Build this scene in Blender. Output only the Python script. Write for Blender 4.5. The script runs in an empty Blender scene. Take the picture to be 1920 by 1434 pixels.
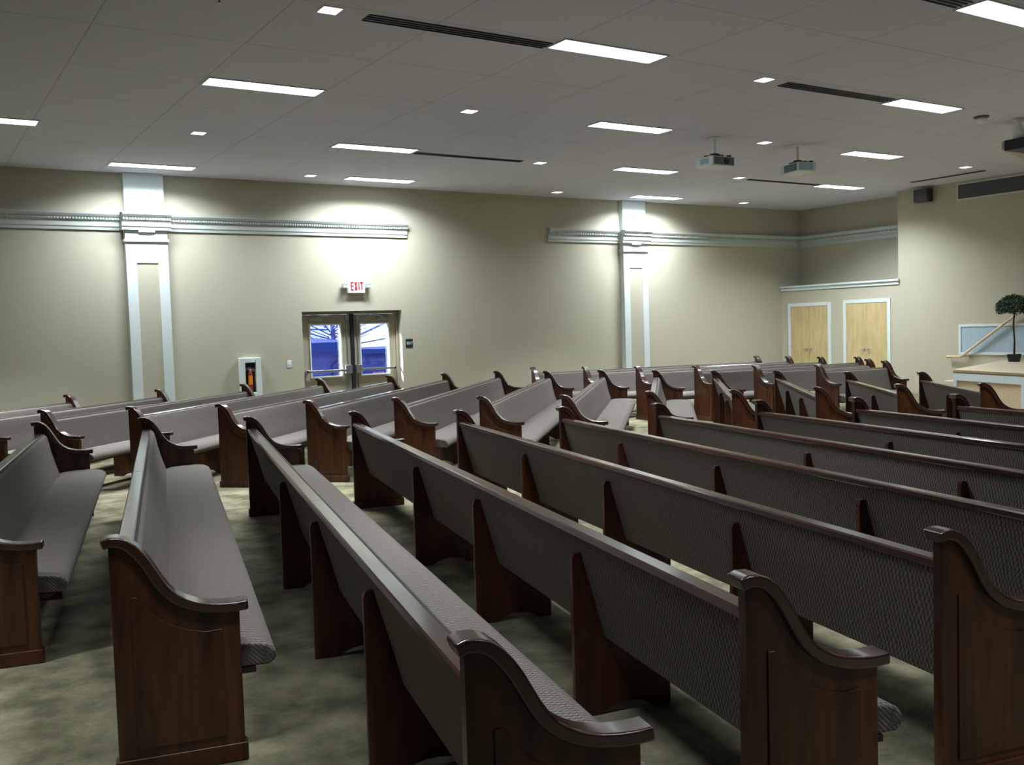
import bpy, bmesh, math, random
from mathutils import Vector, Matrix
C = bpy.context.scene.collection
sc = bpy.context.scene
random.seed(7)

# ------------------------------------------------------------------ camera
EYE = 1.70
yaw, pitch, roll = 0.56275932, -0.05588466, -0.03067721
fwd = Vector((math.sin(yaw)*math.cos(pitch), math.cos(yaw)*math.cos(pitch), math.sin(pitch)))
r0 = Vector((math.cos(yaw), -math.sin(yaw), 0)); u0 = r0.cross(fwd)
rt = math.cos(roll)*r0 + math.sin(roll)*u0
up = -math.sin(roll)*r0 + math.cos(roll)*u0
cd = bpy.data.cameras.new('camera'); cam = bpy.data.objects.new('camera', cd); C.objects.link(cam)
cam.matrix_world = Matrix(((rt.x, up.x, -fwd.x, 0), (rt.y, up.y, -fwd.y, 0), (rt.z, up.z, -fwd.z, EYE), (0, 0, 0, 1)))
cd.sensor_fit = 'HORIZONTAL'; cd.sensor_width = 36; cd.lens = 1825.78/1920*36
cd.clip_start = 0.05; cd.clip_end = 300
sc.camera = cam

# ------------------------------------------------------------------ world, sun, exposure
w = bpy.data.worlds.new('world'); sc.world = w; w.use_nodes = True
wn = w.node_tree; wn.nodes.clear()
bg = wn.nodes.new('ShaderNodeBackground'); wo = wn.nodes.new('ShaderNodeOutputWorld')
tc = wn.nodes.new('ShaderNodeTexCoord'); nz = wn.nodes.new('ShaderNodeTexNoise'); rp = wn.nodes.new('ShaderNodeValToRGB')
nz.inputs['Scale'].default_value = 9
rp.color_ramp.elements[0].position = .35; rp.color_ramp.elements[0].color = (.45, .78, .95, 1)
rp.color_ramp.elements[1].position = .6; rp.color_ramp.elements[1].color = (.85, 1, 1, 1)
wn.links.new(tc.outputs['Generated'], nz.inputs['Vector']); wn.links.new(nz.outputs['Fac'], rp.inputs['Fac'])
wn.links.new(rp.outputs['Color'], bg.inputs['Color']); bg.inputs['Strength'].default_value = 1.6
wn.links.new(bg.outputs['Background'], wo.inputs['Surface'])
sd = bpy.data.lights.new('sun', 'SUN'); so = bpy.data.objects.new('sun', sd); C.objects.link(so)
sd.energy = 30; sd.angle = .01; sd.color = (.92, .95, 1)
so.rotation_euler = Vector((.90, -.27, -.33)).to_track_quat('-Z', 'Y').to_euler()
so.location = (-30, 27, 14)
sc.view_settings.view_transform = 'Standard'; sc.view_settings.look = 'None'
sc.view_settings.exposure = 0.0; sc.view_settings.gamma = 1.0; sc.view_settings.use_curve_mapping = False
LAMP_W = 92.0; LENS_E = 7.0; LAMP_COL = (.86, .95, 1.0)

# ------------------------------------------------------------------ materials
def mat(name, col, rough=.6, metal=0, spec=.5, coat=0, emit=None, es=0):
    m = bpy.data.materials.new(name); m.use_nodes = True
    b = m.node_tree.nodes['Principled BSDF']
    b.inputs['Base Color'].default_value = (*col, 1); b.inputs['Roughness'].default_value = rough
    b.inputs['Metallic'].default_value = metal; b.inputs['Specular IOR Level'].default_value = spec
    b.inputs['Coat Weight'].default_value = coat
    if emit: b.inputs['Emission Color'].default_value = (*emit, 1); b.inputs['Emission Strength'].default_value = es
    return m
def N(m, t, **kw):
    n = m.node_tree.nodes.new(t)
    for k, v in kw.items():
        if k in n.inputs: n.inputs[k].default_value = v
        else: setattr(n, k, v)
    return n
def noisy(m, scale, c1, c2, stretch=(1, 1, 1), lo=.35, hi=.65, bump=0, detail=4, bscale=None):
    nt = m.node_tree; b = nt.nodes['Principled BSDF']
    t = N(m, 'ShaderNodeTexCoord'); mp = N(m, 'ShaderNodeMapping'); mp.inputs['Scale'].default_value = stretch
    n = N(m, 'ShaderNodeTexNoise', Scale=scale, Detail=detail); r = N(m, 'ShaderNodeValToRGB')
    r.color_ramp.elements[0].position = lo; r.color_ramp.elements[0].color = (*c1, 1)
    r.color_ramp.elements[1].position = hi; r.color_ramp.elements[1].color = (*c2, 1)
    L = nt.links.new
    L(t.outputs['Object'], mp.inputs['Vector']); L(mp.outputs['Vector'], n.inputs['Vector'])
    L(n.outputs['Fac'], r.inputs['Fac']); L(r.outputs['Color'], b.inputs['Base Color'])
    if bump:
        n2 = N(m, 'ShaderNodeTexNoise', Scale=bscale or scale, Detail=3.0); bp = N(m, 'ShaderNodeBump', Strength=bump, Distance=.01)
        L(mp.outputs['Vector'], n2.inputs['Vector']); L(n2.outputs['Fac'], bp.inputs['Height']); L(bp.outputs['Normal'], b.inputs['Normal'])
    return m
def math_node(m, op, a, b=None):
    n = N(m, 'ShaderNodeMath', operation=op)
    for i, v in enumerate((a, b)):
        if v is None: continue
        if isinstance(v, (int, float)): n.inputs[i].default_value = v
        else: m.node_tree.links.new(v, n.inputs[i])
    return n.outputs[0]

M = {}
M['wall'] = noisy(mat('wall_paint', (.5, .47, .35), .8, spec=.2), 60, (.47, .438, .345), (.50, .468, .37), bump=.05)
M['wood'] = noisy(mat('cherry_wood', (.09, .03, .015), .38, spec=.3, coat=.22), 5, (.024, .007, .0025), (.12, .036, .011), stretch=(3, 3, .35), lo=.3, hi=.75)
M['wood'].node_tree.nodes['Principled BSDF'].inputs['Coat Roughness'].default_value = .22
M['rail'] = noisy(mat('cherry_rail', (.09, .03, .015), .32, spec=.4, coat=.85), 5, (.020, .0055, .003), (.055, .015, .007), stretch=(.3, 3, 3), lo=.3, hi=.75)
M['rail'].node_tree.nodes['Principled BSDF'].inputs['Coat Roughness'].default_value = .13
M['board'] = mat('seat_board_wood', (.02, .008, .005), .6)
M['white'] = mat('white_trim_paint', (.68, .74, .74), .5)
M['grey_white'] = mat('cornice_paint', (.50, .54, .52), .55)  # greyish white of the cornices
M['doorwood'] = noisy(mat('maple_door', (.62, .47, .22), .5), 4, (.50, .39, .19), (.60, .47, .24), stretch=(3, 3, .5))
M['leaf_paint'] = mat('exterior_door_paint', (.36, .33, .25), .5)
M['steel'] = mat('brushed_steel', (.55, .57, .6), .3, metal=.9)
M['darksteel'] = mat('dark_bronze', (.03, .035, .045), .4, metal=.5)
M['black'] = mat('black_plastic', (.008, .008, .010), .35)
M['grey'] = mat('grey_metal', (.10, .105, .11), .6)
M['lens'] = mat('lamp_lens', (.9, .95, 1), .4, emit=(.82, .96, 1), es=LENS_E)
M['dl_lens'] = mat('downlight_lens', (1, .97, .9), .4, emit=(1, .95, .85), es=2.2)
M['frame'] = mat('fixture_frame', (.6, .62, .62), .5)
M['projector'] = mat('projector_shell', (.75, .78, .78), .4)
M['proj_dark'] = mat('projector_grille', (.10, .14, .16), .5)
M['proj_vent'] = mat('projector_filter', (.32, .50, .56), .6)
M['red'] = mat('exit_red', (.45, .01, .03), .6)
M['exit_face'] = mat('exit_face', (.9, .9, .88), .4, emit=(1, 1, .98), es=.05)
M['plate'] = mat('sign_black_green', (.012, .028, .028), .4)
M['signwhite'] = mat('sign_white', (.8, .85, .85), .4)
M['orange'] = mat('extinguisher_label', (1, .32, .01), .4)
M['extred'] = mat('extinguisher_red', (.35, .02, .015), .35)
M['stage'] = noisy(mat('stage_carpet', (.62, .52, .38), .95, spec=.1), 40, (.56, .47, .34), (.68, .58, .43), bump=.2)
M['stage_edge'] = mat('stage_nosing', (.30, .21, .12), .6)
M['fascia'] = noisy(mat('stage_fascia', (.68, .52, .33), .7), 30, (.64, .49, .31), (.70, .54, .35))
M['bluepanel'] = noisy(mat('pale_blue_panel', (.42, .52, .62), .35), 30, (.38, .48, .58), (.43, .54, .64))
M['leafgreen'] = noisy(mat('topiary_leaf', (.02, .07, .035), .6), 8, (.012, .045, .025), (.04, .12, .06))
M['bark'] = noisy(mat('trunk_bark', (.05, .035, .025), .8), 20, (.03, .022, .016), (.09, .065, .045))
M['bldg'] = noisy(mat('blue_lit_siding', (.16, .2, .62), .8), 2, (.06, .08, .34), (.09, .10, .38))  # cool daylight cast painted into the siding colour
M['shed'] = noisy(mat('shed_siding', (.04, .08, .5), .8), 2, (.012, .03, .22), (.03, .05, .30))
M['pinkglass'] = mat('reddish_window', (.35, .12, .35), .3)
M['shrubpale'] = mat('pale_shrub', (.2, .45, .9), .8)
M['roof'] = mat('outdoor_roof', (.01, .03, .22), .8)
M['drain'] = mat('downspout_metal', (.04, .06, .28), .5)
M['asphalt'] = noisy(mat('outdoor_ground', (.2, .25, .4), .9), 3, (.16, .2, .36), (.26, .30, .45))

# carpet: mottled olive pile
cp = mat('olive_carpet', (.2, .2, .13), .95, spec=.1); M['carpet'] = cp
nt = cp.node_tree; L = nt.links.new; b = nt.nodes['Principled BSDF']
t = N(cp, 'ShaderNodeTexCoord'); n1 = N(cp, 'ShaderNodeTexNoise', Scale=3.2, Detail=7.0, Roughness=.62); n2 = N(cp, 'ShaderNodeTexNoise', Scale=70.0, Detail=3.0)
r = N(cp, 'ShaderNodeValToRGB'); r.color_ramp.elements[0].position = .38; r.color_ramp.elements[1].position = .63
r.color_ramp.elements[0].color = (.15, .137, .08, 1); r.color_ramp.elements[1].color = (.40, .36, .23, 1)
mx = N(cp, 'ShaderNodeMixRGB', blend_type='MULTIPLY'); mx.inputs[0].default_value = .45
L(t.outputs['Object'], n1.inputs['Vector']); L(t.outputs['Object'], n2.inputs['Vector']); L(n1.outputs['Fac'], r.inputs['Fac'])
L(r.outputs['Color'], mx.inputs[1]); L(n2.outputs['Color'], mx.inputs[2]); L(mx.outputs['Color'], b.inputs['Base Color'])
bp = N(cp, 'ShaderNodeBump', Strength=.5, Distance=.01); L(n2.outputs['Fac'], bp.inputs['Height']); L(bp.outputs['Normal'], b.inputs['Normal'])
b.inputs['Sheen Weight'].default_value = .1

# ceiling: large acoustic tiles with thin seams
ce = mat('ceiling_tile', (.5, .5, .5), .9, spec=.1); M['ceiling'] = ce
nt = ce.node_tree; L = nt.links.new; b = nt.nodes['Principled BSDF']
t = N(ce, 'ShaderNodeTexCoord'); s = N(ce, 'ShaderNodeSeparateXYZ'); L(t.outputs['Object'], s.inputs[0])
def seam(axis, off, pitch, wd):
    f = math_node(ce, 'FRACT', math_node(ce, 'DIVIDE', math_node(ce, 'SUBTRACT', axis, off - 40*pitch), pitch))
    return math_node(ce, 'LESS_THAN', f, wd/pitch)
sm = math_node(ce, 'MAXIMUM', seam(s.outputs['X'], .24, 1.335, .014), seam(s.outputs['Y'], 7.93-1.375*4-.2, 1.375, .014))
nn = N(ce, 'ShaderNodeTexNoise', Scale=120.0, Detail=2.0); L(t.outputs['Object'], nn.inputs['Vector'])
r = N(ce, 'ShaderNodeValToRGB'); r.color_ramp.elements[0].color = (.58, .575, .64, 1); r.color_ramp.elements[1].color = (.68, .67, .74, 1)
L(nn.outputs['Fac'], r.inputs['Fac']); mx = N(ce, 'ShaderNodeMixRGB'); L(sm, mx.inputs[0]); L(r.outputs['Color'], mx.inputs[1])
mx.inputs[2].default_value = (.45, .44, .46, 1); L(mx.outputs['Color'], b.inputs['Base Color'])

# pew fabric: small zigzag weave
def fabric(name, c1, c2):
    m = mat(name, c1, .9, spec=.15); nt = m.node_tree; L = nt.links.new; b = nt.nodes['Principled BSDF']
    t = N(m, 'ShaderNodeTexCoord'); s = N(m, 'ShaderNodeSeparateXYZ'); L(t.outputs['Object'], s.inputs[0])
    nz = N(m, 'ShaderNodeTexNoise', Scale=9.0, Detail=2.0); L(t.outputs['Object'], nz.inputs['Vector'])
    cross = math_node(m, 'SUBTRACT', s.outputs['Z'], s.outputs['Y'])
    zig = math_node(m, 'PINGPONG', cross, .0095)
    ph = math_node(m, 'ADD', math_node(m, 'MULTIPLY', s.outputs['X'], 300.0), math_node(m, 'MULTIPLY', zig, 260.0))
    ph = math_node(m, 'ADD', ph, math_node(m, 'MULTIPLY', nz.outputs['Fac'], 11.0))
    sn = math_node(m, 'SINE', ph)
    f = math_node(m, 'MULTIPLY_ADD', sn, .5); m.node_tree.nodes[-1].inputs[2].default_value = .5
    n2 = N(m, 'ShaderNodeTexNoise', Scale=160.0, Detail=2.0); L(t.outputs['Object'], n2.inputs['Vector'])
    g = math_node(m, 'MULTIPLY', f, n2.outputs['Fac']); g = math_node(m, 'MULTIPLY', g, 1.7)
    r = N(m, 'ShaderNodeValToRGB'); r.color_ramp.elements[0].position = .1; r.color_ramp.elements[1].position = .8
    r.color_ramp.elements[0].color = (*c1, 1); r.color_ramp.elements[1].color = (*c2, 1)
    L(g, r.inputs['Fac']); L(r.outputs['Color'], b.inputs['Base Color'])
    bp = N(m, 'ShaderNodeBump', Strength=.15, Distance=.003); L(g, bp.inputs['Height']); L(bp.outputs['Normal'], b.inputs['Normal'])
    return m
M['fabric'] = fabric('woven_pew_fabric', (.082, .071, .063), (.24, .206, .18))
M['piping'] = mat('shadow_gap_piping', (.04, .035, .035), .8)  # welt coloured dark to draw the shadow gap along the rail

# glass: thin clear pane
g = bpy.data.materials.new('clear_glass'); g.use_nodes = True; nt = g.node_tree; nt.nodes.clear()
o_ = nt.nodes.new('ShaderNodeOutputMaterial'); a_ = nt.nodes.new('ShaderNodeBsdfTransparent'); b_ = nt.nodes.new('ShaderNodeBsdfGlossy'); m_ = nt.nodes.new('ShaderNodeMixShader')
b_.inputs['Roughness'].default_value = .03; m_.inputs[0].default_value = .08
nt.links.new(a_.outputs[0], m_.inputs[1]); nt.links.new(b_.outputs[0], m_.inputs[2]); nt.links.new(m_.outputs[0], o_.inputs['Surface'])
M['glass'] = g

# ------------------------------------------------------------------ helpers
class MB:
    def __init__(s): s.v = []; s.f = []
    def poly(s, vs, fs):
        k = len(s.v); s.v += [tuple(x) for x in vs]; s.f += [tuple(i+k for i in f) for f in fs]; return s
    def box(s, x0, x1, y0, y1, z0, z1):
        if x0 > x1: x0, x1 = x1, x0
        if y0 > y1: y0, y1 = y1, y0
        if z0 > z1: z0, z1 = z1, z0
        return s.poly([(x, y, z) for x in (x0, x1) for y in (y0, y1) for z in (z0, z1)],
                      [(0, 1, 3, 2), (4, 6, 7, 5), (0, 4, 5, 1), (2, 3, 7, 6), (0, 2, 6, 4), (1, 5, 7, 3)])
    def prism(s, pts, a, b, axis='x'):
        # pts: 2-D outline; extruded along an axis from a to b
        n = len(pts)
        def P(p, t):
            return {'x': (t, p[0], p[1]), 'y': (p[0], t, p[1]), 'z': (p[0], p[1], t)}[axis]
        vs = [P(p, a) for p in pts] + [P(p, b) for p in pts]
        fs = [tuple(range(n))[::-1], tuple(range(n, 2*n))] + [(i, (i+1) % n, n+(i+1) % n, n+i) for i in range(n)]
        return s.poly(vs, fs)
    def tube(s, pts, r, n=10, cap=True):
        pts = [Vector(p) for p in pts]; rings = []; k0 = len(s.v)
        rr = r if isinstance(r, (list, tuple)) else [r]*len(pts)
        for i, p in enumerate(pts):
            d = (pts[min(i+1, len(pts)-1)] - pts[max(i-1, 0)]).normalized()
            a = d.cross(Vector((0, 0, 1)) if abs(d.z) < .9 else Vector((1, 0, 0))).normalized(); b = d.cross(a)
            s.v += [tuple(p + rr[i]*(math.cos(2*math.pi*j/n)*a + math.sin(2*math.pi*j/n)*b)) for j in range(n)]
        for i in range(len(pts)-1):
            for j in range(n):
                s.f.append((k0+i*n+j, k0+i*n+(j+1) % n, k0+(i+1)*n+(j+1) % n, k0+(i+1)*n+j))
        if cap: s.f.append(tuple(k0+j for j in range(n))[::-1]); s.f.append(tuple(k0+(len(pts)-1)*n+j for j in range(n)))
        return s
    def lathe(s, prof, c=(0, 0, 0), n=20):
        k0 = len(s.v)
        for r, z in prof: s.v += [(c[0]+r*math.cos(2*math.pi*j/n), c[1]+r*math.sin(2*math.pi*j/n), c[2]+z) for j in range(n)]
        for i in range(len(prof)-1):
            for j in range(n): s.f.append((k0+i*n+j, k0+i*n+(j+1) % n, k0+(i+1)*n+(j+1) % n, k0+(i+1)*n+j))
        s.f.append(tuple(k0+j for j in range(n))[::-1]); s.f.append(tuple(k0+(len(prof)-1)*n+j for j in range(n)))
        return s
    def mesh(s, name, m, smooth=False):
        me = bpy.data.meshes.new(name); me.from_pydata(s.v, [], s.f)
        bm = bmesh.new(); bm.from_mesh(me); bmesh.ops.recalc_face_normals(bm, faces=bm.faces); bm.to_mesh(me); bm.free()
        me.materials.append(M[m] if isinstance(m, str) else m)
        if smooth: me.shade_smooth() if hasattr(me, 'shade_smooth') else [setattr(p, 'use_smooth', True) for p in me.polygons]
        return me
    def build(s, name, m, parent=None, bevel=0, smooth=False):
        return link(name, s.mesh(name, m, smooth or bevel > 0), parent, bevel)
def link(name, me, parent=None, bevel=0, loc=None):
    o = bpy.data.objects.new(name, me); C.objects.link(o)
    if parent: o.parent = parent
    if loc: o.location = loc
    if bevel:
        md = o.modifiers.new('bevel', 'BEVEL'); md.width = bevel; md.segments = 2; md.limit_method = 'ANGLE'; md.angle_limit = math.radians(35)
        md.harden_normals = True
    return o
def thing(name, label, cat, loc=(0, 0, 0), rz=0, group=None):
    o = bpy.data.objects.new(name, None); C.objects.link(o); o.location = loc; o.rotation_euler = (0, 0, rz)
    o.empty_display_size = .1
    return tag(o, label, cat, group)
def tag(o, label, cat, group=None):
    o['label'] = label; o['category'] = cat
    if group: o['group'] = group
    return o
def struct(o, label=None):
    o['kind'] = 'structure'
    if label: o['label'] = label
    return o
def sempty(name, loc=(0, 0, 0), label=None):
    o = bpy.data.objects.new(name, None); C.objects.link(o); o.location = loc; return struct(o, label)
def copy_tree(o, parent=None):
    c = o.copy(); C.objects.link(c)
    if parent: c.parent = parent
    for ch in list(o.children): copy_tree(ch, c)
    return c

# ------------------------------------------------------------------ room shell
H = 4.43; D = 17.0; WX = 18.75; AX = 19.45; NY = 13.64; XL = -12.0; YB = -12.0
DX0, DX1, DZ = 6.26, 8.26, 2.11
struct(MB().box(XL, AX+.3, YB, D+.35, -.2, 0).build('floor', 'carpet'), 'mottled olive carpet floor under the pews')
struct(MB().box(XL, AX+.3, YB, D+.35, H, H+.2).build('ceiling', 'ceiling'), 'grey tiled ceiling with rows of long lamps')
struct(MB().box(XL, DX0, D, D+.35, 0, H).box(DX1, AX+.3, D, D+.35, 0, H).box(DX0, DX1, D, D+.35, DZ, H).build('wall_back', 'wall'), 'long beige wall with two pilasters and the exit doors')
struct(MB().box(WX, AX, YB, NY, 0, H).box(WX, AX, NY, D, 0, 2.44).build('wall_right', 'wall'), 'beige wall beside the stage with closet doors')
struct(MB().box(AX, AX+.3, YB, D, 0, H).build('wall_alcove', 'wall'), 'shaded beige wall set back above the ledge')
struct(MB().box(XL-.3, XL, YB, D+.35, 0, H).build('wall_left', 'wall'))
struct(MB().box(XL, AX+.3, YB-.3, YB, 0, H).build('wall_rear', 'wall'))

# cornice runs: profile = (projection, z)
def cornice(mb, a, b, fixed, axis, off=0.0, side=-1):
    prof = [(0, 3.49), (.03, 3.49), (.035, 3.53), (.05, 3.55), (.05, 3.63), (.065, 3.645), (.065, 3.685), (.10, 3.70), (.125, 3.735), (.13, 3.765), (0, 3.765)]
    pts = [(fixed + side*(p + (off if p else 0)), z) for p, z in prof]
    mb.prism(pts, a, b, 'x' if axis == 'x' else 'y')
    # dentil row
    n = int((b-a)/.045)
    for i in range(n):
        c = a + (i+.5)*(b-a)/n
        q = (fixed+side*(off+.063), fixed+side*(off+.092))
        if axis == 'x': mb.box(c-.013, c+.013, q[0], q[1], 3.652, 3.684)
        else: mb.box(q[0], q[1], c-.013, c+.013, 3.652, 3.684)
    return mb
struct(cornice(MB(), XL+.01, 3.205, D, 'x').build('trim_1', 'grey_white'), 'white dentil cornice running left of the left pilaster')
struct(cornice(MB(), 3.985, 8.42, D, 'x').build('trim_2', 'grey_white'), 'white dentil cornice from the left pilaster to above the exit doors')
struct(cornice(MB(), 11.70, 13.575, D, 'x').build('trim_3', 'grey_white'), 'short white cornice left of the right pilaster')
struct(cornice(MB(), 14.375, AX-.13, D, 'x').build('trim_4', 'grey_white'), 'white cornice right of the right pilaster')
struct(cornice(MB(), NY+.002, D-.001, AX, 'y').build('trim_5', 'grey_white'), 'shaded cornice along the alcove wall')
struct(MB().box(WX-.07, AX-.002, NY-.04, D-.002, 2.475, 2.52).box(WX-.03, WX-.001, NY-.02, D-.002, 2.40, 2.475).build('trim_6', 'white', bevel=.006), 'white ledge cap on top of the closet wall')

def pilaster(name, x0, x1, label):
    e = sempty(name, ((x0+x1)/2, D, 0), label); e['category'] = 'pilaster'
    h = (x1-x0)/2; d = .15
    sh = MB(); sh.box(-h, -h+.165, -d, -.001, 0, 3.30); sh.box(h-.165, h, -d, -.001, 0, 3.30); sh.box(-h+.165, h-.165, -d, -.001, 2.95, 3.30); sh.box(-h+.165, h-.165, -d, -.001, 0, .25)
    sh.build('shaft_frame', 'white', e, bevel=.004)
    MB().box(-h+.165, h-.165, -d+.012, -.002, .25, 2.95).build('shaft_panel', 'wall', e)
    MB().box(-h-.02, h+.02, -d-.03, -.001, 3.30, 3.345).box(-h+.0, h-.0, -d-.005, -.001, 3.345, 3.49).box(-.13, .13, -d-.045, -d, 3.455, 3.49).build('capital', 'white', e, bevel=.004)
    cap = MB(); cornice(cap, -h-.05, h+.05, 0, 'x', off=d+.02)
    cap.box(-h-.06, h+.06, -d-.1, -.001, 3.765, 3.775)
    cap.build('capital_cornice', 'grey_white', e)
    MB().box(-h+.02, h-.02, -d+.03, -.001, 3.775, H-.002).build('upper_shaft', 'white', e)
    return e
pilaster('trim_7', 3.26, 3.93, 'left white pilaster with dentil capital rising to the ceiling')
pilaster('trim_8', 13.63, 14.32, 'right white pilaster with dentil capital rising to the ceiling')

# ------------------------------------------------------------------ exit double door
dr = sempty('door_1', (0, D, 0), 'pair of glazed exit doors in a deep recess')
fm = MB(); fm.box(DX0+.001, DX0+.055, .17, .30, 0, DZ-.001).box(DX1-.055, DX1-.001, .17, .30, 0, DZ-.001).box(DX0+.055, DX1-.055, .17, .30, DZ-.055, DZ-.001)
fm.build('door_frame', 'leaf_paint', dr)
MB().box(7.265, 7.325, .14, .30, 0, 2.055).build('mullion', 'darksteel', dr)
for (a, b, g0, g1, hs) in ((6.32, 7.26, 6.48, 7.06, 1), (7.33, 8.20, 7.475, 8.045, -1)):
    lf = MB(); lf.box(a, g0, .19, .26, .01, 2.05).box(g1, b, .19, .26, .01, 2.05).box(g0, g1, .19, .26, .01, .905).box(g0, g1, .19, .26, 1.86, 2.05)
    lf = lf.build('door_leaf', 'leaf_paint', dr)
    MB().box(g0-.025, g0, .172, .19, .88, 1.885).box(g1, g1+.025, .172, .19, .88, 1.885).box(g0, g1, .172, .19, .88, .905).box(g0, g1, .172, .19, 1.86, 1.885).build('glazing_bead', 'white', lf)
    MB().box(g0, g1, .245, .252, .905, 1.86).build('glass_pane', 'glass', lf)
    bar = MB().box(a+.04, b-.04, .11, .135, .985, 1.025); e0 = b-.14 if hs > 0 else a+.0
    bar.box(e0, e0+.13, .105, .19, .94, 1.10).box((a+.03) if hs > 0 else b-.08, (a+.08) if hs > 0 else b-.03, .11, .19, .975, 1.035)
    bar.build('panic_bar', 'steel', lf, bevel=.004)
    rx = b-.07 if hs > 0 else a+.07
    MB().box(rx-.012, rx+.012, .165, .19, 1.10, 2.0).box(rx-.012, rx+.012, .165, .19, .1, .94).box(rx-.035, rx+.035, .14, .19, 1.955, 2.035).build('latch_rod', 'steel', lf)
    cx = a+.27 if hs > 0 else b-.27
    MB().box(cx-.11, cx+.11, .12, .19, 1.935, 1.985).tube([(cx, .13, 1.985), (cx+.12*hs, .10, 2.03), (cx+.30*hs, .14, 2.045)], .008, 6).build('door_closer', 'steel', lf, bevel=.003)

# ------------------------------------------------------------------ closet doors on the right wall
def closet(name, y1, y0, z, label):
    e = sempty(name, (WX, 0, 0), label); cw = .085
    MB().box(-.025, -.001, y0-.0, y0+cw, 0, z).box(-.025, -.001, y1-cw, y1, 0, z).box(-.025, -.001, y0+cw, y1-cw, z-cw, z).build('casing', 'white', e, bevel=.004)
    mid = (y0+y1)/2
    for a, b, s in ((y0+cw+.004, mid-.003, 1), (mid+.003, y1-cw-.004, -1)):
        lf = MB().box(-.016, -.001, a, b, .01, z-cw-.005).build('door_leaf', 'doorwood', e)
        hy = mid + (-.05 if s > 0 else .05)
        hd = MB().tube([(-.016, hy, .97), (-.06, hy, .97), (-.065, hy-.09*s, .97)], .011, 8); hd.tube([(-.016, hy, .97), (-.024, hy, .97)], .03, 12)
        hd.build('lever_handle', 'steel', lf)
        hy = a+.004 if s > 0 else b-.004
        for hz in (.3, 1.05, 1.8): MB().box(-.03, -.016, hy-.008, hy+.008, hz-.05, hz+.05).build('hinge', 'steel', lf)
    return e
closet('door_2', 16.78, 15.48, 2.09, 'narrower tan closet doors nearest the corner')
closet('door_3', 15.12, 13.84, 2.11, 'tan closet double door next to the stage wall')

# framed pale panel, long vent, speaker on the right wall
pe = thing('wall_panel', 'white framed pale blue rectangular panel on the stage wall behind the topiary', 'wall panel', (WX, 0, 0))
MB().box(-.03, -.001, 9.0, 12.19, .86, .91).box(-.03, -.001, 9.0, 12.19, 1.44, 1.49).box(-.03, -.001, 12.14, 12.19, .91, 1.44).box(-.03, -.001, 9.0, 9.05, .91, 1.44).build('panel_frame', 'white', pe)
MB().box(-.015, -.001, 9.05, 12.14, .91, 1.44).build('panel_infill', 'bluepanel', pe)
ve = thing('return_air_grille', 'long grey return air grille with light frame high on the stage wall', 'vent', (WX, 0, 0))
MB().box(-.02, -.001, 8.6, 12.22, 4.045, 4.075).box(-.02, -.001, 8.6, 12.22, 4.365, 4.39).box(-.02, -.001, 12.19, 12.22, 4.075, 4.365).box(-.02, -.001, 8.6, 8.63, 4.075, 4.365).build('grille_frame', 'frame', ve)
sl = MB(); sl.box(-.004, -.001, 8.63, 12.19, 4.075, 4.365)
for i in range(15): sl.box(-.014, -.004, 8.63, 12.19, 4.083+i*.019, 4.089+i*.019)
sl.build('grille_slats', 'grey', ve)
sp = thing('wall_speaker', 'small black box loudspeaker mounted high on the stage wall', 'speaker', (WX, 12.93, 4.1))
MB().box(-.22, -.03, -.17, .17, 0, .27).build('cabinet', 'black', sp, bevel=.01)
MB().box(-.225, -.218, -.15, .15, .02, .25).build('grille', 'black', sp)
MB().box(-.03, -.001, -.05, .05, .08, .2).build('wall_bracket', 'darksteel', sp)

# ------------------------------------------------------------------ items on the back wall
def letters(mb, text, x, z, h, wd, gap, y0, y1, t):
    for ch in text:
        if ch == 'E':
            mb.box(x, x+t, y0, y1, z, z+h)
            for zz in (z, z+h/2-t/2, z+h-t): mb.box(x+t, x+wd, y0, y1, zz, zz+t)
        elif ch == 'X':
            mb.prism([(x, z), (x+t*1.1, z), (x+wd, z+h), (x+wd-t*1.1, z+h)], y0, y1, 'y'); mb.prism([(x+wd-t*1.1, z), (x+wd, z), (x+t*1.1, z+h), (x, z+h)], y0-.0005, y1, 'y')
        elif ch == 'I':
            mb.box(x+wd*.1, x+wd*.1+t, y0, y1, z, z+h); x -= wd*.55
        elif ch == 'T':
            mb.box(x, x+wd, y0, y1, z+h-t, z+h); mb.box(x+wd/2-t/2, x+wd/2+t/2, y0, y1, z, z+h-t)
        x += wd+gap
    return mb
ex = thing('exit_sign', 'white EXIT sign with red letters and two lamp heads above the doors', 'exit sign', (7.32, D, 2.44))
MB().box(-.17, .17, -.07, -.001, 0, .25).build('housing', 'exit_face', ex, bevel=.006)
letters(MB(), 'EXIT', -.115, .055, .15, .058, .016, -.078, -.069, .019).build('lettering', 'red', ex)
for s in (-1, 1):
    hd = MB(); hd.box(min(s*.19, s*.285), max(s*.19, s*.285), -.12, -.03, .09, .19)
    hd = hd.build('lamp_head', 'projector', ex, bevel=.015)
    MB().box(min(s*.17, s*.2), max(s*.17, s*.2), -.05, -.02, .09, .13).build('lamp_arm', 'projector', hd)
    MB().box(min(s*.20, s*.275), max(s*.20, s*.275), -.124, -.12, .15, .18).build('lamp_lens', 'proj_vent', hd)
pl = thing('exit_plate', 'small black EXIT plate on the wall right of the doors', 'sign', (8.40, D, 1.385))
MB().box(-.075, .075, -.008, -.001, 0, .165).build('plate', 'plate', pl, bevel=.003)
letters(MB(), 'EXIT', -.052, .06, .05, .028, .008, -.011, -.007, .007).build('lettering', 'signwhite', pl)
swt = thing('light_switch', 'white light switch on the wall left of the exit doors', 'light switch', (5.985, D, 1.11))
MB().box(-.04, .04, -.008, -.001, 0, .13).build('plate', 'signwhite', swt, bevel=.003)
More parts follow.
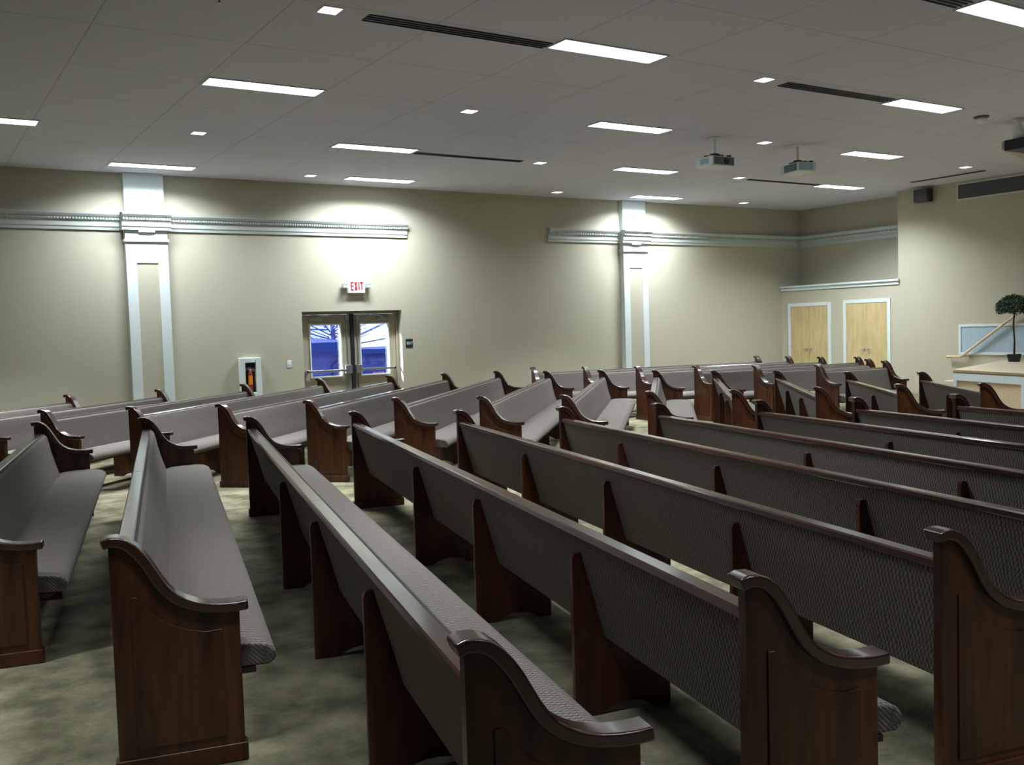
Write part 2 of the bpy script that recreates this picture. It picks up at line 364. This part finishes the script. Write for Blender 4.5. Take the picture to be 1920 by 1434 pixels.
MB().box(-.012, .012, -.016, -.008, .045, .085).build('rocker', 'white', swt, bevel=.002)
cb = thing('extinguisher_cabinet', 'pale framed fire extinguisher cabinet on the wall between pilaster and doors', 'cabinet', (5.25, D, .62))
fr = MB()
for a, b, c, d in ((-.19, -.095, 0, .70), (.095, .19, 0, .70), (-.095, .095, 0, .09), (-.095, .095, .61, .70)): fr.box(a, b, -.10, -.001, c, d)
fr.build('cabinet_frame', 'white', cb, bevel=.012)
MB().box(-.095, .095, -.006, -.001, .09, .61).build('cabinet_back', 'black', cb)
MB().box(-.095, .095, -.098, -.094, .09, .61).build('door_glass', 'glass', cb)
xt = thing('fire_extinguisher', 'red fire extinguisher with orange label inside the wall cabinet', 'fire extinguisher', (5.25, D-.05, .715))
MB().lathe([(.0, 0), (.036, 0), (.038, .01), (.038, .33), (.02, .37), (.014, .38)], n=18).build('cylinder', 'extred', xt, smooth=True)
MB().lathe([(.0385, .13), (.0388, .13), (.0388, .29), (.0385, .29)], n=18).build('label_band', 'orange', xt)
MB().tube([(0, 0, .38), (0, 0, .40)], .014, 8).box(-.045, .03, -.008, .008, .40, .412).box(-.05, .02, -.008, .008, .425, .435).build('valve', 'steel', xt)

# ------------------------------------------------------------------ stage, steps, rail, topiary
SZ = .75
st = [(15.37, 10.12), (18.73, 11.25), (18.73, -2.0), (12.2, -2.0), (13.2, 3.5), (14.80, 8.52)]
sg = thing('stage', 'raised carpeted stage platform with white framed tan front beside the right wall', 'stage', (0, 0, 0))
def inset(pts, d):
    out = []
    n = len(pts)
    for i in range(n):
        p0, p1, p2 = Vector(pts[i-1]), Vector(pts[i]), Vector(pts[(i+1) % n])
        a = (p1-p0).normalized(); b = (p2-p1).normalized(); na = Vector((a.y, -a.x)); nb = Vector((b.y, -b.x))
        v = (na+nb).normalized(); out.append(tuple(p1 + v*d/max(.3, v.dot(na))))
    return out
MB().prism(inset(st, .04), 0, SZ-.06, 'z').build('fascia', 'fascia', sg)
MB().prism(st, SZ-.055, SZ-.004, 'z').build('nosing', 'stage_edge', sg, bevel=.02)
MB().prism(inset(st, .004), SZ-.005, SZ+.002, 'z').build('carpet_top', 'stage', sg)
tr = MB()
def edge_trim(mb, a, b, z0, z1, t=.03, off=.036, s0=0, s1=None):
    a = Vector((a[0], a[1])); b = Vector((b[0], b[1])); d = (b-a).normalized(); n = Vector((-d.y, d.x)); Ln = (b-a).length
    s1 = Ln if s1 is None else s1
    q = [a + d*s0 - n*off, a + d*s1 - n*off, a + d*s1 - n*(off-t), a + d*s0 - n*(off-t)]
    mb.prism([tuple(p) for p in q], z0, z1, 'z')
for i in (0, 4, 5):
    a, b = st[i], st[(i+1) % 6]
    Ln = (Vector(b)-Vector(a)).length
    edge_trim(tr, a, b, SZ-.18, SZ-.056); edge_trim(tr, a, b, .0, .12)
    for s_ in [k*Ln/max(1, round(Ln/1.6)) for k in range(round(Ln/1.6)+1)]:
        edge_trim(tr, a, b, .12, SZ-.18, s0=max(0, s_-.09), s1=min(Ln, s_+.09))
tr.build('fascia_trim', 'white', sg)
stp = thing('stage_steps', 'carpeted steps along the right wall up to the stage', 'steps', (0, 0, 0))
for k in range(3): MB().box(17.75, WX-.02, 11.30, 11.30+.30*(3-k), k*.19, (k+1)*.19 - .001).build('step', 'stage', stp, bevel=.01)
hr = thing('handrail', 'pale wooden handrail on brackets sloping up the stage wall', 'handrail', (0, 0, 0))
MB().tube([(WX-.09, 12.42, .82), (WX-.09, 12.10, .82), (WX-.09, 11.0, 1.60), (WX-.09, 10.2, 2.17)], .027, 10).build('rail', 'fascia', hr, smooth=True)
for yy, zz in ((12.32, .82), (11.95, .925), (10.7, 1.81)):
    MB().tube([(WX-.001, yy, zz-.10), (WX-.07, yy, zz-.09), (WX-.09, yy, zz-.02)], .010, 6).build('bracket', 'steel', hr)

tp = thing('potted_topiary', 'dark green topiary tree in a black square pot on the stage', 'potted plant', (18.22, 10.70, SZ+.003))
MB().poly([(-.075, -.075, 0), (.075, -.075, 0), (.075, .075, 0), (-.075, .075, 0), (-.095, -.095, .15), (.095, -.095, .15), (.095, .095, .15), (-.095, .095, .15)],
          [(3, 2, 1, 0), (4, 5, 6, 7), (0, 1, 5, 4), (1, 2, 6, 5), (2, 3, 7, 6), (3, 0, 4, 7)]).build('pot', 'black', tp, bevel=.006)
MB().tube([(0, 0, .12), (.01, .0, .4), (-.008, .01, .7), (.006, 0, .98)], [.020, .017, .016, .014], 8).tube([(0, 0, .9), (.12, .05, 1.05)], .008, 6).tube([(0, 0, .9), (-.12, -.03, 1.04)], .008, 6).tube([(0, 0, .9), (0, .12, 1.08)], .008, 6).build('trunk', 'bark', tp, smooth=True)
fo = MB()
for i in range(1500):
    th = random.uniform(0, 2*math.pi); u = random.uniform(-.42, 1); rr = random.uniform(.72, 1.0)
    lump = 1 + .12*math.sin(3*th+1)+.08*math.sin(7*th+4*u)
    q = math.sqrt(max(0, 1-u*u)) if u > 0 else 1.0-.35*abs(u)
    c = Vector((.30*q*math.cos(th)*rr*lump, .30*q*math.sin(th)*rr*lump, 1.05 + .26*u*rr - .035*math.sin(2*th)**2))
    a = Vector((random.gauss(0, 1), random.gauss(0, 1), random.gauss(0, .7))).normalized(); b2 = a.cross(Vector((random.gauss(0, 1), random.gauss(0, 1), random.gauss(0, 1)))).normalized()
    l = random.uniform(.022, .038)
    fo.poly([c-a*l, c+b2*l*.5+Vector((0, 0, .004)), c+a*l, c-b2*l*.5+Vector((0, 0, .004))], [(0, 1, 2), (0, 2, 3)])
fo.build('foliage', 'leafgreen', tp)

# ------------------------------------------------------------------ ceiling equipment
lf = thing('ceiling_light', 'long ceiling light', 'ceiling light', (0, 0, H))
MB().box(0, 1.31, -.02, 0, -.012, -.001).box(0, 1.31, .30, .32, -.012, -.001).box(0, .02, 0, .30, -.012, -.001).box(1.29, 1.31, 0, .30, -.012, -.001).build('lamp_frame', 'frame', lf)
MB().box(.02, 1.29, 0, .30, -.008, -.002).build('lens', 'lens', lf)
ld = bpy.data.lights.new('lamp', 'AREA'); ld.shape = 'RECTANGLE'; ld.size = 1.25; ld.size_y = .28; ld.energy = LAMP_W; ld.color = LAMP_COL; ld.spread = math.radians(98)
lo = bpy.data.objects.new('lamp_light', ld); C.objects.link(lo); lo.parent = lf; lo.location = (.655, .15, -.013)
lights = [
 (2.94, 16.00, 1.2, 145, 'long ceiling light directly above the left pilaster'),
 (6.86, 16.00, 1.7, 145, 'long ceiling light nearest the wall above the exit sign'),
 (13.46, 16.12, 1.85, 145, 'long ceiling light directly above the right pilaster'),
 (.35, 13.35, 1.7, 98, 'long ceiling light cut by the left edge of the view'),
 (5.53, 13.25, 0.4, 98, 'long ceiling light in front of the one above the exit sign'),
 (10.82, 13.35, 1.4, 98, 'long ceiling light left of the projectors, one row from the wall'),
 (16.17, 13.48, 1.8, 135, 'long ceiling light furthest right, closest to the alcove'),
 (2.93, 10.45, 1.3, 98, 'long ceiling light at upper left, a row behind the left pilaster light'),
 (8.14, 10.50, 0.9, 98, 'long ceiling light in the centre left of the left projector'),
 (13.46, 10.60, 0.65, 98, 'long ceiling light just right of the right projector'),
 (5.53, 7.65, 1.3, 98, 'large near ceiling light at top centre beside a slot diffuser'),
 (10.85, 7.83, 1.0, 98, 'long ceiling light at upper right beside a slot diffuser'),
 (8.18, 5.05, 0.8, 98, 'largest ceiling light cut by the top right corner of the view'),
 (13.46, 5.05, 1.0, 98, 'ceiling light over the stage front beyond the right edge'),
 (10.82, 2.40, 0.5, 98, 'ceiling light over the front pews beyond the right edge'),
 (2.93, 5.05, 1.05, 92, 'ceiling light over the near pews above the top edge'),
 (5.53, 2.40, 0.12, 92, 'ceiling light over the near pews beyond the top right'),
 (.25, 2.40, 0.36, 92, 'ceiling light right over the viewer'),
 (-2.40, 5.05, 0.75, 84, 'ceiling light over the left aisle beyond the left edge'),
 (2.93, -.25, 0.45, 92, 'ceiling light behind the viewer'),
]
for i, (x, y, power, beam, lb) in enumerate(lights):      # each lamp has its own output and beam width
    o = lf if i == 0 else copy_tree(lf)
    o.location = (x, y, H); o['label'] = lb; o['group'] = 'long ceiling lights'
    for c in o.children:
        if c.type == 'LIGHT': c.data = ld.copy(); c.data.energy = LAMP_W*power; c.data.spread = math.radians(beam)
dl = thing('downlight', 'downlight', 'downlight', (0, 0, H))
MB().box(-.095, .095, -.095, .095, -.006, -.001).build('trim_ring', 'frame', dl, bevel=.002)
MB().box(-.08, .08, -.08, .08, -.010, -.006).build('lens', 'dl_lens', dl)
downs = [(3.26, 7.87, 'largest small square downlight near the top edge at left centre'), (.90, 10.7, 'small square downlight cut by the left edge of the view'),
 (3.58, 13.33, 'small square downlight between the two upper left long lights'), (6.24, 10.7, 'small square downlight in the open ceiling at centre'),
 (6.21, 16.15, 'small square downlight beside the wall left of the exit sign'), (9.23, 13.55, 'small square downlight beyond the end of the thin slot diffuser'),
 (11.54, 16.35, 'small square downlight above the wall between cornice pieces'), (8.51, 7.92, 'small square downlight left of the upper right slot diffuser'),
 (11.47, 10.69, 'small square downlight between the two projectors'), (13.78, 13.5, 'small square downlight below the left projector'),
 (16.78, 16.3, 'small square downlight furthest along beside the corner'), (17.0, 10.91, 'small square downlight near the stage wall above the loudspeaker')]
for i, (x, y, lb) in enumerate(downs):
    o = dl if i == 0 else copy_tree(dl); o.location = (x, y, H); o['label'] = lb; o['group'] = 'small square downlights'
def slot(x0, x1, y0, y1, lb):
    e = thing('slot_diffuser', lb, 'vent', ((x0+x1)/2, (y0+y1)/2, H), 0, 'slot diffusers'); a, b = (x1-x0)/2, (y1-y0)/2
    MB().box(-a, a, -b, b, -.005, -.001).build('diffuser_plate', 'grey', e)
    s = MB()
    for k in range(4):
        if a > b: s.box(-a, a, -b+k*2*b/3-.005, -b+k*2*b/3+.005, -.014, -.005)
        else: s.box(-a+k*2*a/3-.005, -a+k*2*a/3+.005, -b, b, -.014, -.005)
    s.build('diffuser_blades', 'darksteel', e)
slot(3.60, 5.51, 7.82, 7.98, 'large dark slot diffuser left of the near top centre light')
slot(6.90, 8.85, 13.48, 13.58, 'thin dark slot diffuser right of a long light near the exit wall')
slot(8.86, 10.80, 7.88, 8.04, 'dark slot diffuser left of the upper right long light')
slot(14.10, 16.10, 13.54, 13.62, 'thin dark slot diffuser under the projectors near the alcove')
slot(6.20, 8.14, 5.15, 5.31, 'dark slot diffuser touching the top right corner light')
slot(17.72, 17.80, 11.0, 12.6, 'thin dark slot diffuser parallel to the stage wall')

def projector(loc, sx, sy, drop, label, side):
    e = thing('projector', label, 'projector', (loc[0], loc[1], H))
    zt = -drop; hb = .145
    MB().box(-sx/2, sx/2, -sy/2, sy/2, zt-hb, zt).build('body', 'projector', e, bevel=.012)
    MB().lathe([(.09, 0), (.09, -.012), (.02, -.02)], n=14).tube([(0, 0, -.01), (0, 0, zt+.05)], .020, 10).build('ceiling_pole', 'projector', e)
    MB().lathe([(.02, zt+.07), (.07, zt+.055), (.08, zt+.02)], n=12).box(-sx*.42, sx*.42, -.03, .03, zt+.004, zt+.022).box(-.03, .03, -sy*.42, sy*.42, zt+.004, zt+.022).box(-sx*.42, -sx*.42+.05, -sy*.4, -sy*.4+.05, zt, zt+.03).box(sx*.42-.05, sx*.42, -sy*.4, -sy*.4+.05, zt, zt+.03).build('mount_bracket', 'black', e)
    if side == 'x':
        MB().box(-sx/2-.004, -sx/2, -sy*.28, sy*.2, zt-hb+.035, zt-.03).build('filter_panel', 'proj_vent', e)
        MB().box(-sx/2+.03, sx/2-.02, -sy/2-.004, -sy/2, zt-hb+.02, zt-.015).build('side_grille', 'proj_dark', e)
        MB().tube([(.05, -sy/2-.004, zt-.07), (.05, -sy/2-.02, zt-.07)], .045, 14).build('lens', 'black', e)
    else:
        MB().box(-sx/2-.004, -sx/2, -sy*.42, sy*.25, zt-hb+.02, zt-.015).build('side_grille', 'proj_dark', e)
        MB().box(-sx/2+.02, sx/2-.06, -sy/2-.004, -sy/2, zt-hb+.02, zt-.015).build('filter_panel', 'proj_vent', e)
    return e
projector((10.45, 10.72), .45, .36, .30, 'left ceiling projector with bright white end and pale blue filter', 'x')
pj = projector((12.15, 10.64), .34, .48, .30, 'right ceiling projector, darker, hanging from a thin pole', 'y'); pj.rotation_euler[2] = math.radians(-12)
ph = thing('ceiling_camera', 'dark boxed device on a round white ceiling mount at the right edge', 'camera', (13.54, 7.88, H))
MB().lathe([(.07, 0), (.07, -.03), (.045, -.05), (.045, -.13), (.085, -.17), (.095, -.22), (.08, -.27), (.05, -.29)], n=18).build('ball_mount', 'projector', ph, smooth=True)
MB().box(-.10, .45, -.16, .16, -.44, -.29).build('housing', 'black', ph, bevel=.012)
MB().box(-.06, .44, -.17, -.10, -.295, -.286).build('top_plate', 'projector', ph)
sk = thing('smoke_detector', 'small white dome detector on the ceiling at upper right', 'smoke detector', (12.90, 8.04, H))
MB().lathe([(.10, 0), (.10, -.02), (.075, -.025)], n=20).build('base', 'grey', sk); MB().lathe([(.07, -.02), (.075, -.06), (.05, -.09), (.02, -.1)], n=20).build('dome', 'projector', sk, smooth=True)
cs = thing('ceiling_speaker', 'flat round grey ceiling speaker at the right edge of the view', 'speaker', (13.45, 7.55, H))
MB().lathe([(.18, 0), (.18, -.012), (.16, -.016)], n=28).build('rim', 'frame', cs); MB().lathe([(.155, -.010), (.15, -.02), (.0, -.022)], n=28).build('grille', 'grey', cs)
spk = thing('sprinkler_head', 'tiny white sprinkler head at the top edge of the ceiling', 'sprinkler', (2.36, 7.98, H))
MB().lathe([(.04, 0), (.04, -.008), (.012, -.012)], n=16).build('escutcheon', 'projector', spk); MB().lathe([(.01, -.01), (.01, -.04), (.025, -.045), (.025, -.05)], n=12).build('deflector', 'steel', spk)
sf = MB().prism([(15.11, 9.07), (15.45, 7.6), (16.2, -6.9), (18.74, -6.9), (18.74, 10.2), (18.45, 10.12)], H-.13, H-.001, 'z').build('trim_9', 'wall'); struct(sf, 'dropped tan ceiling panel over the stage')

# ------------------------------------------------------------------ pews
TOP = [(0, .940), (.030, .951), (.066, .949), (.10, .936), (.13, .912), (.155, .882), (.178, .848), (.20, .808), (.222, .768), (.245, .734), (.272, .706), (.305, .684), (.345, .667), (.39, .656), (.44, .650), (.49, .649), (.535, .652)]
def offs(curve, d):
    out = []
    for i, p in enumerate(curve):
        a = Vector(curve[max(i-1, 0)]); b = Vector(curve[min(i+1, len(curve)-1)]); t = (b-a).normalized()
        out.append((p[0]+t.y*d, p[1]-t.x*d))
    return out
BOT = offs(TOP, .040)
def flip(p): return [(-u, z) for u, z in p]       # forward distance -> local -y
PANEL_C = [q for q in offs(TOP, .020) if .03 < q[0] < .50]
panel_outline = [(.030, 0), (.030, PANEL_C[0][1])] + PANEL_C + [(.502, PANEL_C[-1][1]), (.502, 0)]
FIELD = offs(TOP, .115)
FIELD = [(max(.10, u), z) for u, z in FIELD if u > .10 and z < .80]
field_outline = [(.10, .11), (.10, FIELD[0][1])] + [q for q in FIELD if q[0] < .43] + [(.435, .545), (.435, .11)]
cap_outline = TOP + BOT[::-1]
meshes = {}
for s in (-1, 1):
    m_ = MB().prism(flip(panel_outline), -.022, .022)
    m_.prism(flip(field_outline), .022*s, .029*s)
    meshes['panel', s] = m_.mesh('end_panel', 'wood', True)
meshes['cap'] = MB().prism(flip(cap_outline), -.044, .044).mesh('arm_cap', 'rail', True)
meshes['plinth'] = MB().box(-.033, .033, -.513, -.018, 0, .075).mesh('plinth', 'wood', True)
BACK = [(.052, .800), (.085, .67), (.128, .52), (.175, .34), (.225, .335), (.24, .36), (.235, .45), (.205, .54), (.168, .68), (.150, .775), (.138, .808), (.118, .822), (.104, .815), (.10, .80)]
RAIL = [(.042, .800), (.037, .806), (.037, .828), (.043, .835), (.100, .834), (.106, .828), (.106, .806), (.103, .800)]
SEAT = [(.225, .362), (.22, .44), (.28, .458), (.38, .464), (.50, .462), (.585, .452), (.628, .432), (.645, .405), (.640, .375), (.615, .358)]
SUPP = [(.030, 0), (.030, .70), (.040, .725), (.09, .725), (.20, .38), (.30, .340), (.490, .330), (.490, 0), (.41, 0), (.385, .018), (.35, .034), (.30, .042), (.25, .040), (.205, .028), (.17, .010), (.155, 0)]
meshes['supp'] = MB().prism(flip(SUPP), -.016, .016).mesh('support_panel', 'wood', True)
def pew(near, far, label, group, sup=(1.38, 2.85, 4.35)):
    n = Vector(near); f = Vector(far); Lp = (f-n).length; a = math.atan2(f.y-n.y, f.x-n.x)
    e = thing('pew', label, 'pew', (n.x, n.y, 0), a, group)
    for s, x in ((-1, .030), (1, Lp-.030)):
        ep = link('end_panel', meshes['panel', s], e, .004, (x, 0, 0))
        link('arm_cap', meshes['cap'], ep, .009)
        link('plinth', meshes['plinth'], ep, .006)
    x0, x1 = .055, Lp-.055
    supx = [s for s in sup if s < Lp-1.1]
    joint = supx[len(supx)//2] if supx else None
    segs = [(x0, x1)] if joint is None else [(x0, joint-.0015), (joint+.0015, x1)]
    bk = MB().prism(flip(BACK), x0, x1).build('backrest', 'fabric', e, bevel=.012)
    MB().tube([(x0, -.111, .822), (x1, -.111, .822)], .007, 8).build('piping', 'piping', bk)
    for p, q in segs: MB().prism(flip(RAIL), p, q).build('top_rail', 'rail', e)
    MB().prism(flip(SEAT), x0, x1).build('seat_cushion', 'fabric', e, bevel=.012)
    MB().box(x0, x1, -.56, -.24, .335, .357).build('seat_board', 'board', e)
    for s in supx: link('support_panel', meshes['supp'], e, .003, (s, 0, 0))
    return e
ORD = ['leftmost', 'second', 'third', 'fourth', 'fifth', 'sixth', 'seventh', 'eighth', 'ninth', 'tenth', 'eleventh', 'twelfth', 'thirteenth', 'fourteenth']
def nth(i): return 'leftmost' if i == 0 else ORD[i] + ' from the left'
near_block = [((.075, 5.76), (1.05, 10.30)), ((.61, 3.94), (1.94, 9.88)), ((1.10, 2.05), (2.72, 9.09)), ((2.06, 2.05), (3.65, 8.78)), ((3.03, 2.06), (4.40, 8.04)),
 ((3.97, 2.06), (5.23, 7.54)), ((4.88, 2.06), (6.03, 7.10)), ((5.80, 2.06), (6.86, 6.61)), ((6.68, 2.06), (7.62, 6.10)), ((7.62, 2.06), (8.43, 5.59)), ((8.54, 2.06), (9.22, 5.03))]
desc = ['cut by the left edge', 'with its whole woven seat showing', 'ending at bottom centre', 'crossing the foreground', 'reaching the right edge', '', '', '', '', '', '']
for i, (a, b_) in enumerate(near_block):
    pew(a, b_, ('Cherry pew %s in the near block %s' % (nth(i), desc[i])).strip(), 'pews of the near block')
mid_block = [((-.05, 13.2), (2.02, 15.16)), ((.62, 12.62), (3.28, 15.21)), ((1.30, 12.04), (4.61, 15.38)), ((2.15, 11.60), (6.01, 15.74)), ((3.0, 11.05), (7.19, 15.49)), ((3.9, 10.69), (8.08, 15.13)),
 ((4.75, 10.14), (8.97, 14.82)), ((5.49, 9.47), (9.38, 13.86)), ((6.14, 8.78), (10.03, 13.18)), ((7.06, 8.42), (10.41, 12.23)), ((7.74, 7.79), (10.68, 11.15)), ((8.54, 7.31), (11.06, 10.23)), ((9.35, 6.86), (11.23, 9.08)), ((9.95, 6.25), (11.61, 8.18))]
for i, (a, b_) in enumerate(mid_block):
    pew(a, b_, 'Cherry pew %s in the middle block beyond the cross aisle' % nth(i), 'pews of the middle block', sup=(1.3, 2.6, 3.9))
far_block = [((10.13, 15.40), (15.46, 14.75)), ((10.68, 14.5), (15.53, 13.95)), ((11.18, 13.6), (15.56, 13.15)), ((11.75, 12.7), (15.66, 12.35)), ((12.27, 11.8), (14.88, 11.5)), ((12.77, 10.9), (14.35, 10.75))]
fd = ['rearmost, nearest the back wall', 'second from the back wall', 'third from the back wall', 'fourth from the back wall', 'second shortest, behind the shortest', 'shortest, nearest the stage']
for i, (a, b_) in enumerate(far_block):
    pew(a, b_, 'Cherry pew in the far right block, %s' % fd[i], 'pews of the far right block', sup=(1.3, 2.6, 3.9))

# ------------------------------------------------------------------ outdoors, seen through the door glass
struct(MB().box(-30, 60, D+.35, 70, -1.5, -1.3).box(3, 12, D+.35, D+4, -1.3, -.03).build('ground', 'asphalt'), 'paved ground and landing outside the exit doors')
nb = thing('neighbour_building', 'building with blue daylight tint painted in and darker roof edge seen through the left door glass', 'building', (0, 30, -1.3))
MB().box(2, 12.55, 0, 6, 0, 2.45).build('walls', 'bldg', nb)
MB().prism([(-.5, 2.40), (6.4, 2.40), (6.4, 2.70), (3, 2.85), (-.5, 2.72)], 1.6, 12.65).build('roof', 'roof', nb)
MB().tube([(12.32, -.2, 2.5), (12.32, -.16, 2.2), (12.0, -.12, 1.9), (11.95, -.08, 1.5), (11.95, -.08, 0)], .07, 8).build('downspout', 'drain', nb)
n2 = thing('garden_shed', 'dark blue building seen through the right door glass', 'building', (0, 28, -1.3))
MB().box(12.85, 18, 1.5, 6, 0, 2.30).build('walls', 'shed', n2)
MB().prism([(1.3, 2.3), (6.2, 2.3), (6.2, 2.45), (1.3, 2.45)], 12.8, 18.2).build('roof', 'roof', n2)
MB().box(13.2, 13.6, 1.47, 1.5, 1.1, 1.7).build('window', 'pinkglass', n2)
bu = thing('round_shrub', 'pale round shrub outside below the right door glass', 'shrub', (12.4, 26.4, -1.3))
sm_ = MB()
for i in range(500):
    th = random.uniform(0, 6.283); u = random.uniform(0, 1); q = math.sqrt(1-u*u)*.42
    c = Vector((q*math.cos(th), q*math.sin(th), .15 + .95*u)); a = Vector((random.gauss(0, 1), random.gauss(0, 1), random.gauss(0, 1))).normalized(); b2 = a.orthogonal().normalized(); l = .08
    sm_.poly([c-a*l, c+b2*l*.5, c+a*l, c-b2*l*.5], [(0, 1, 2, 3)])
sm_.build('foliage', 'shrubpale', bu)
MB().tube([(0, 0, 0), (0, 0, .6)], .04, 6).build('stem', 'bark', bu)
bt = thing('bare_tree', 'bare branching tree behind the building outside the doors', 'tree', (15.2, 38, -1.3))
tm = MB(); tm.tube([(0, 0, 0), (.1, 0, 2), (0, 0, 4.6)], [.2, .16, .1], 8)
for i in range(70):
    z = random.uniform(2.2, 4.6); th = random.uniform(0, 6.28); l = random.uniform(1.5, 5.2); up_ = random.uniform(.1, 1.0)
    p0 = Vector((0, 0, z)); p1 = p0 + Vector((math.cos(th)*l*.5, math.sin(th)*l*.5, l*.22*up_)); p2 = p0 + Vector((math.cos(th+.3)*l, math.sin(th+.3)*l, l*.5*up_))
    tm.tube([p0, p1, p2], [.03, .02, .008], 5)
tm.build('branches', 'drain', bt)
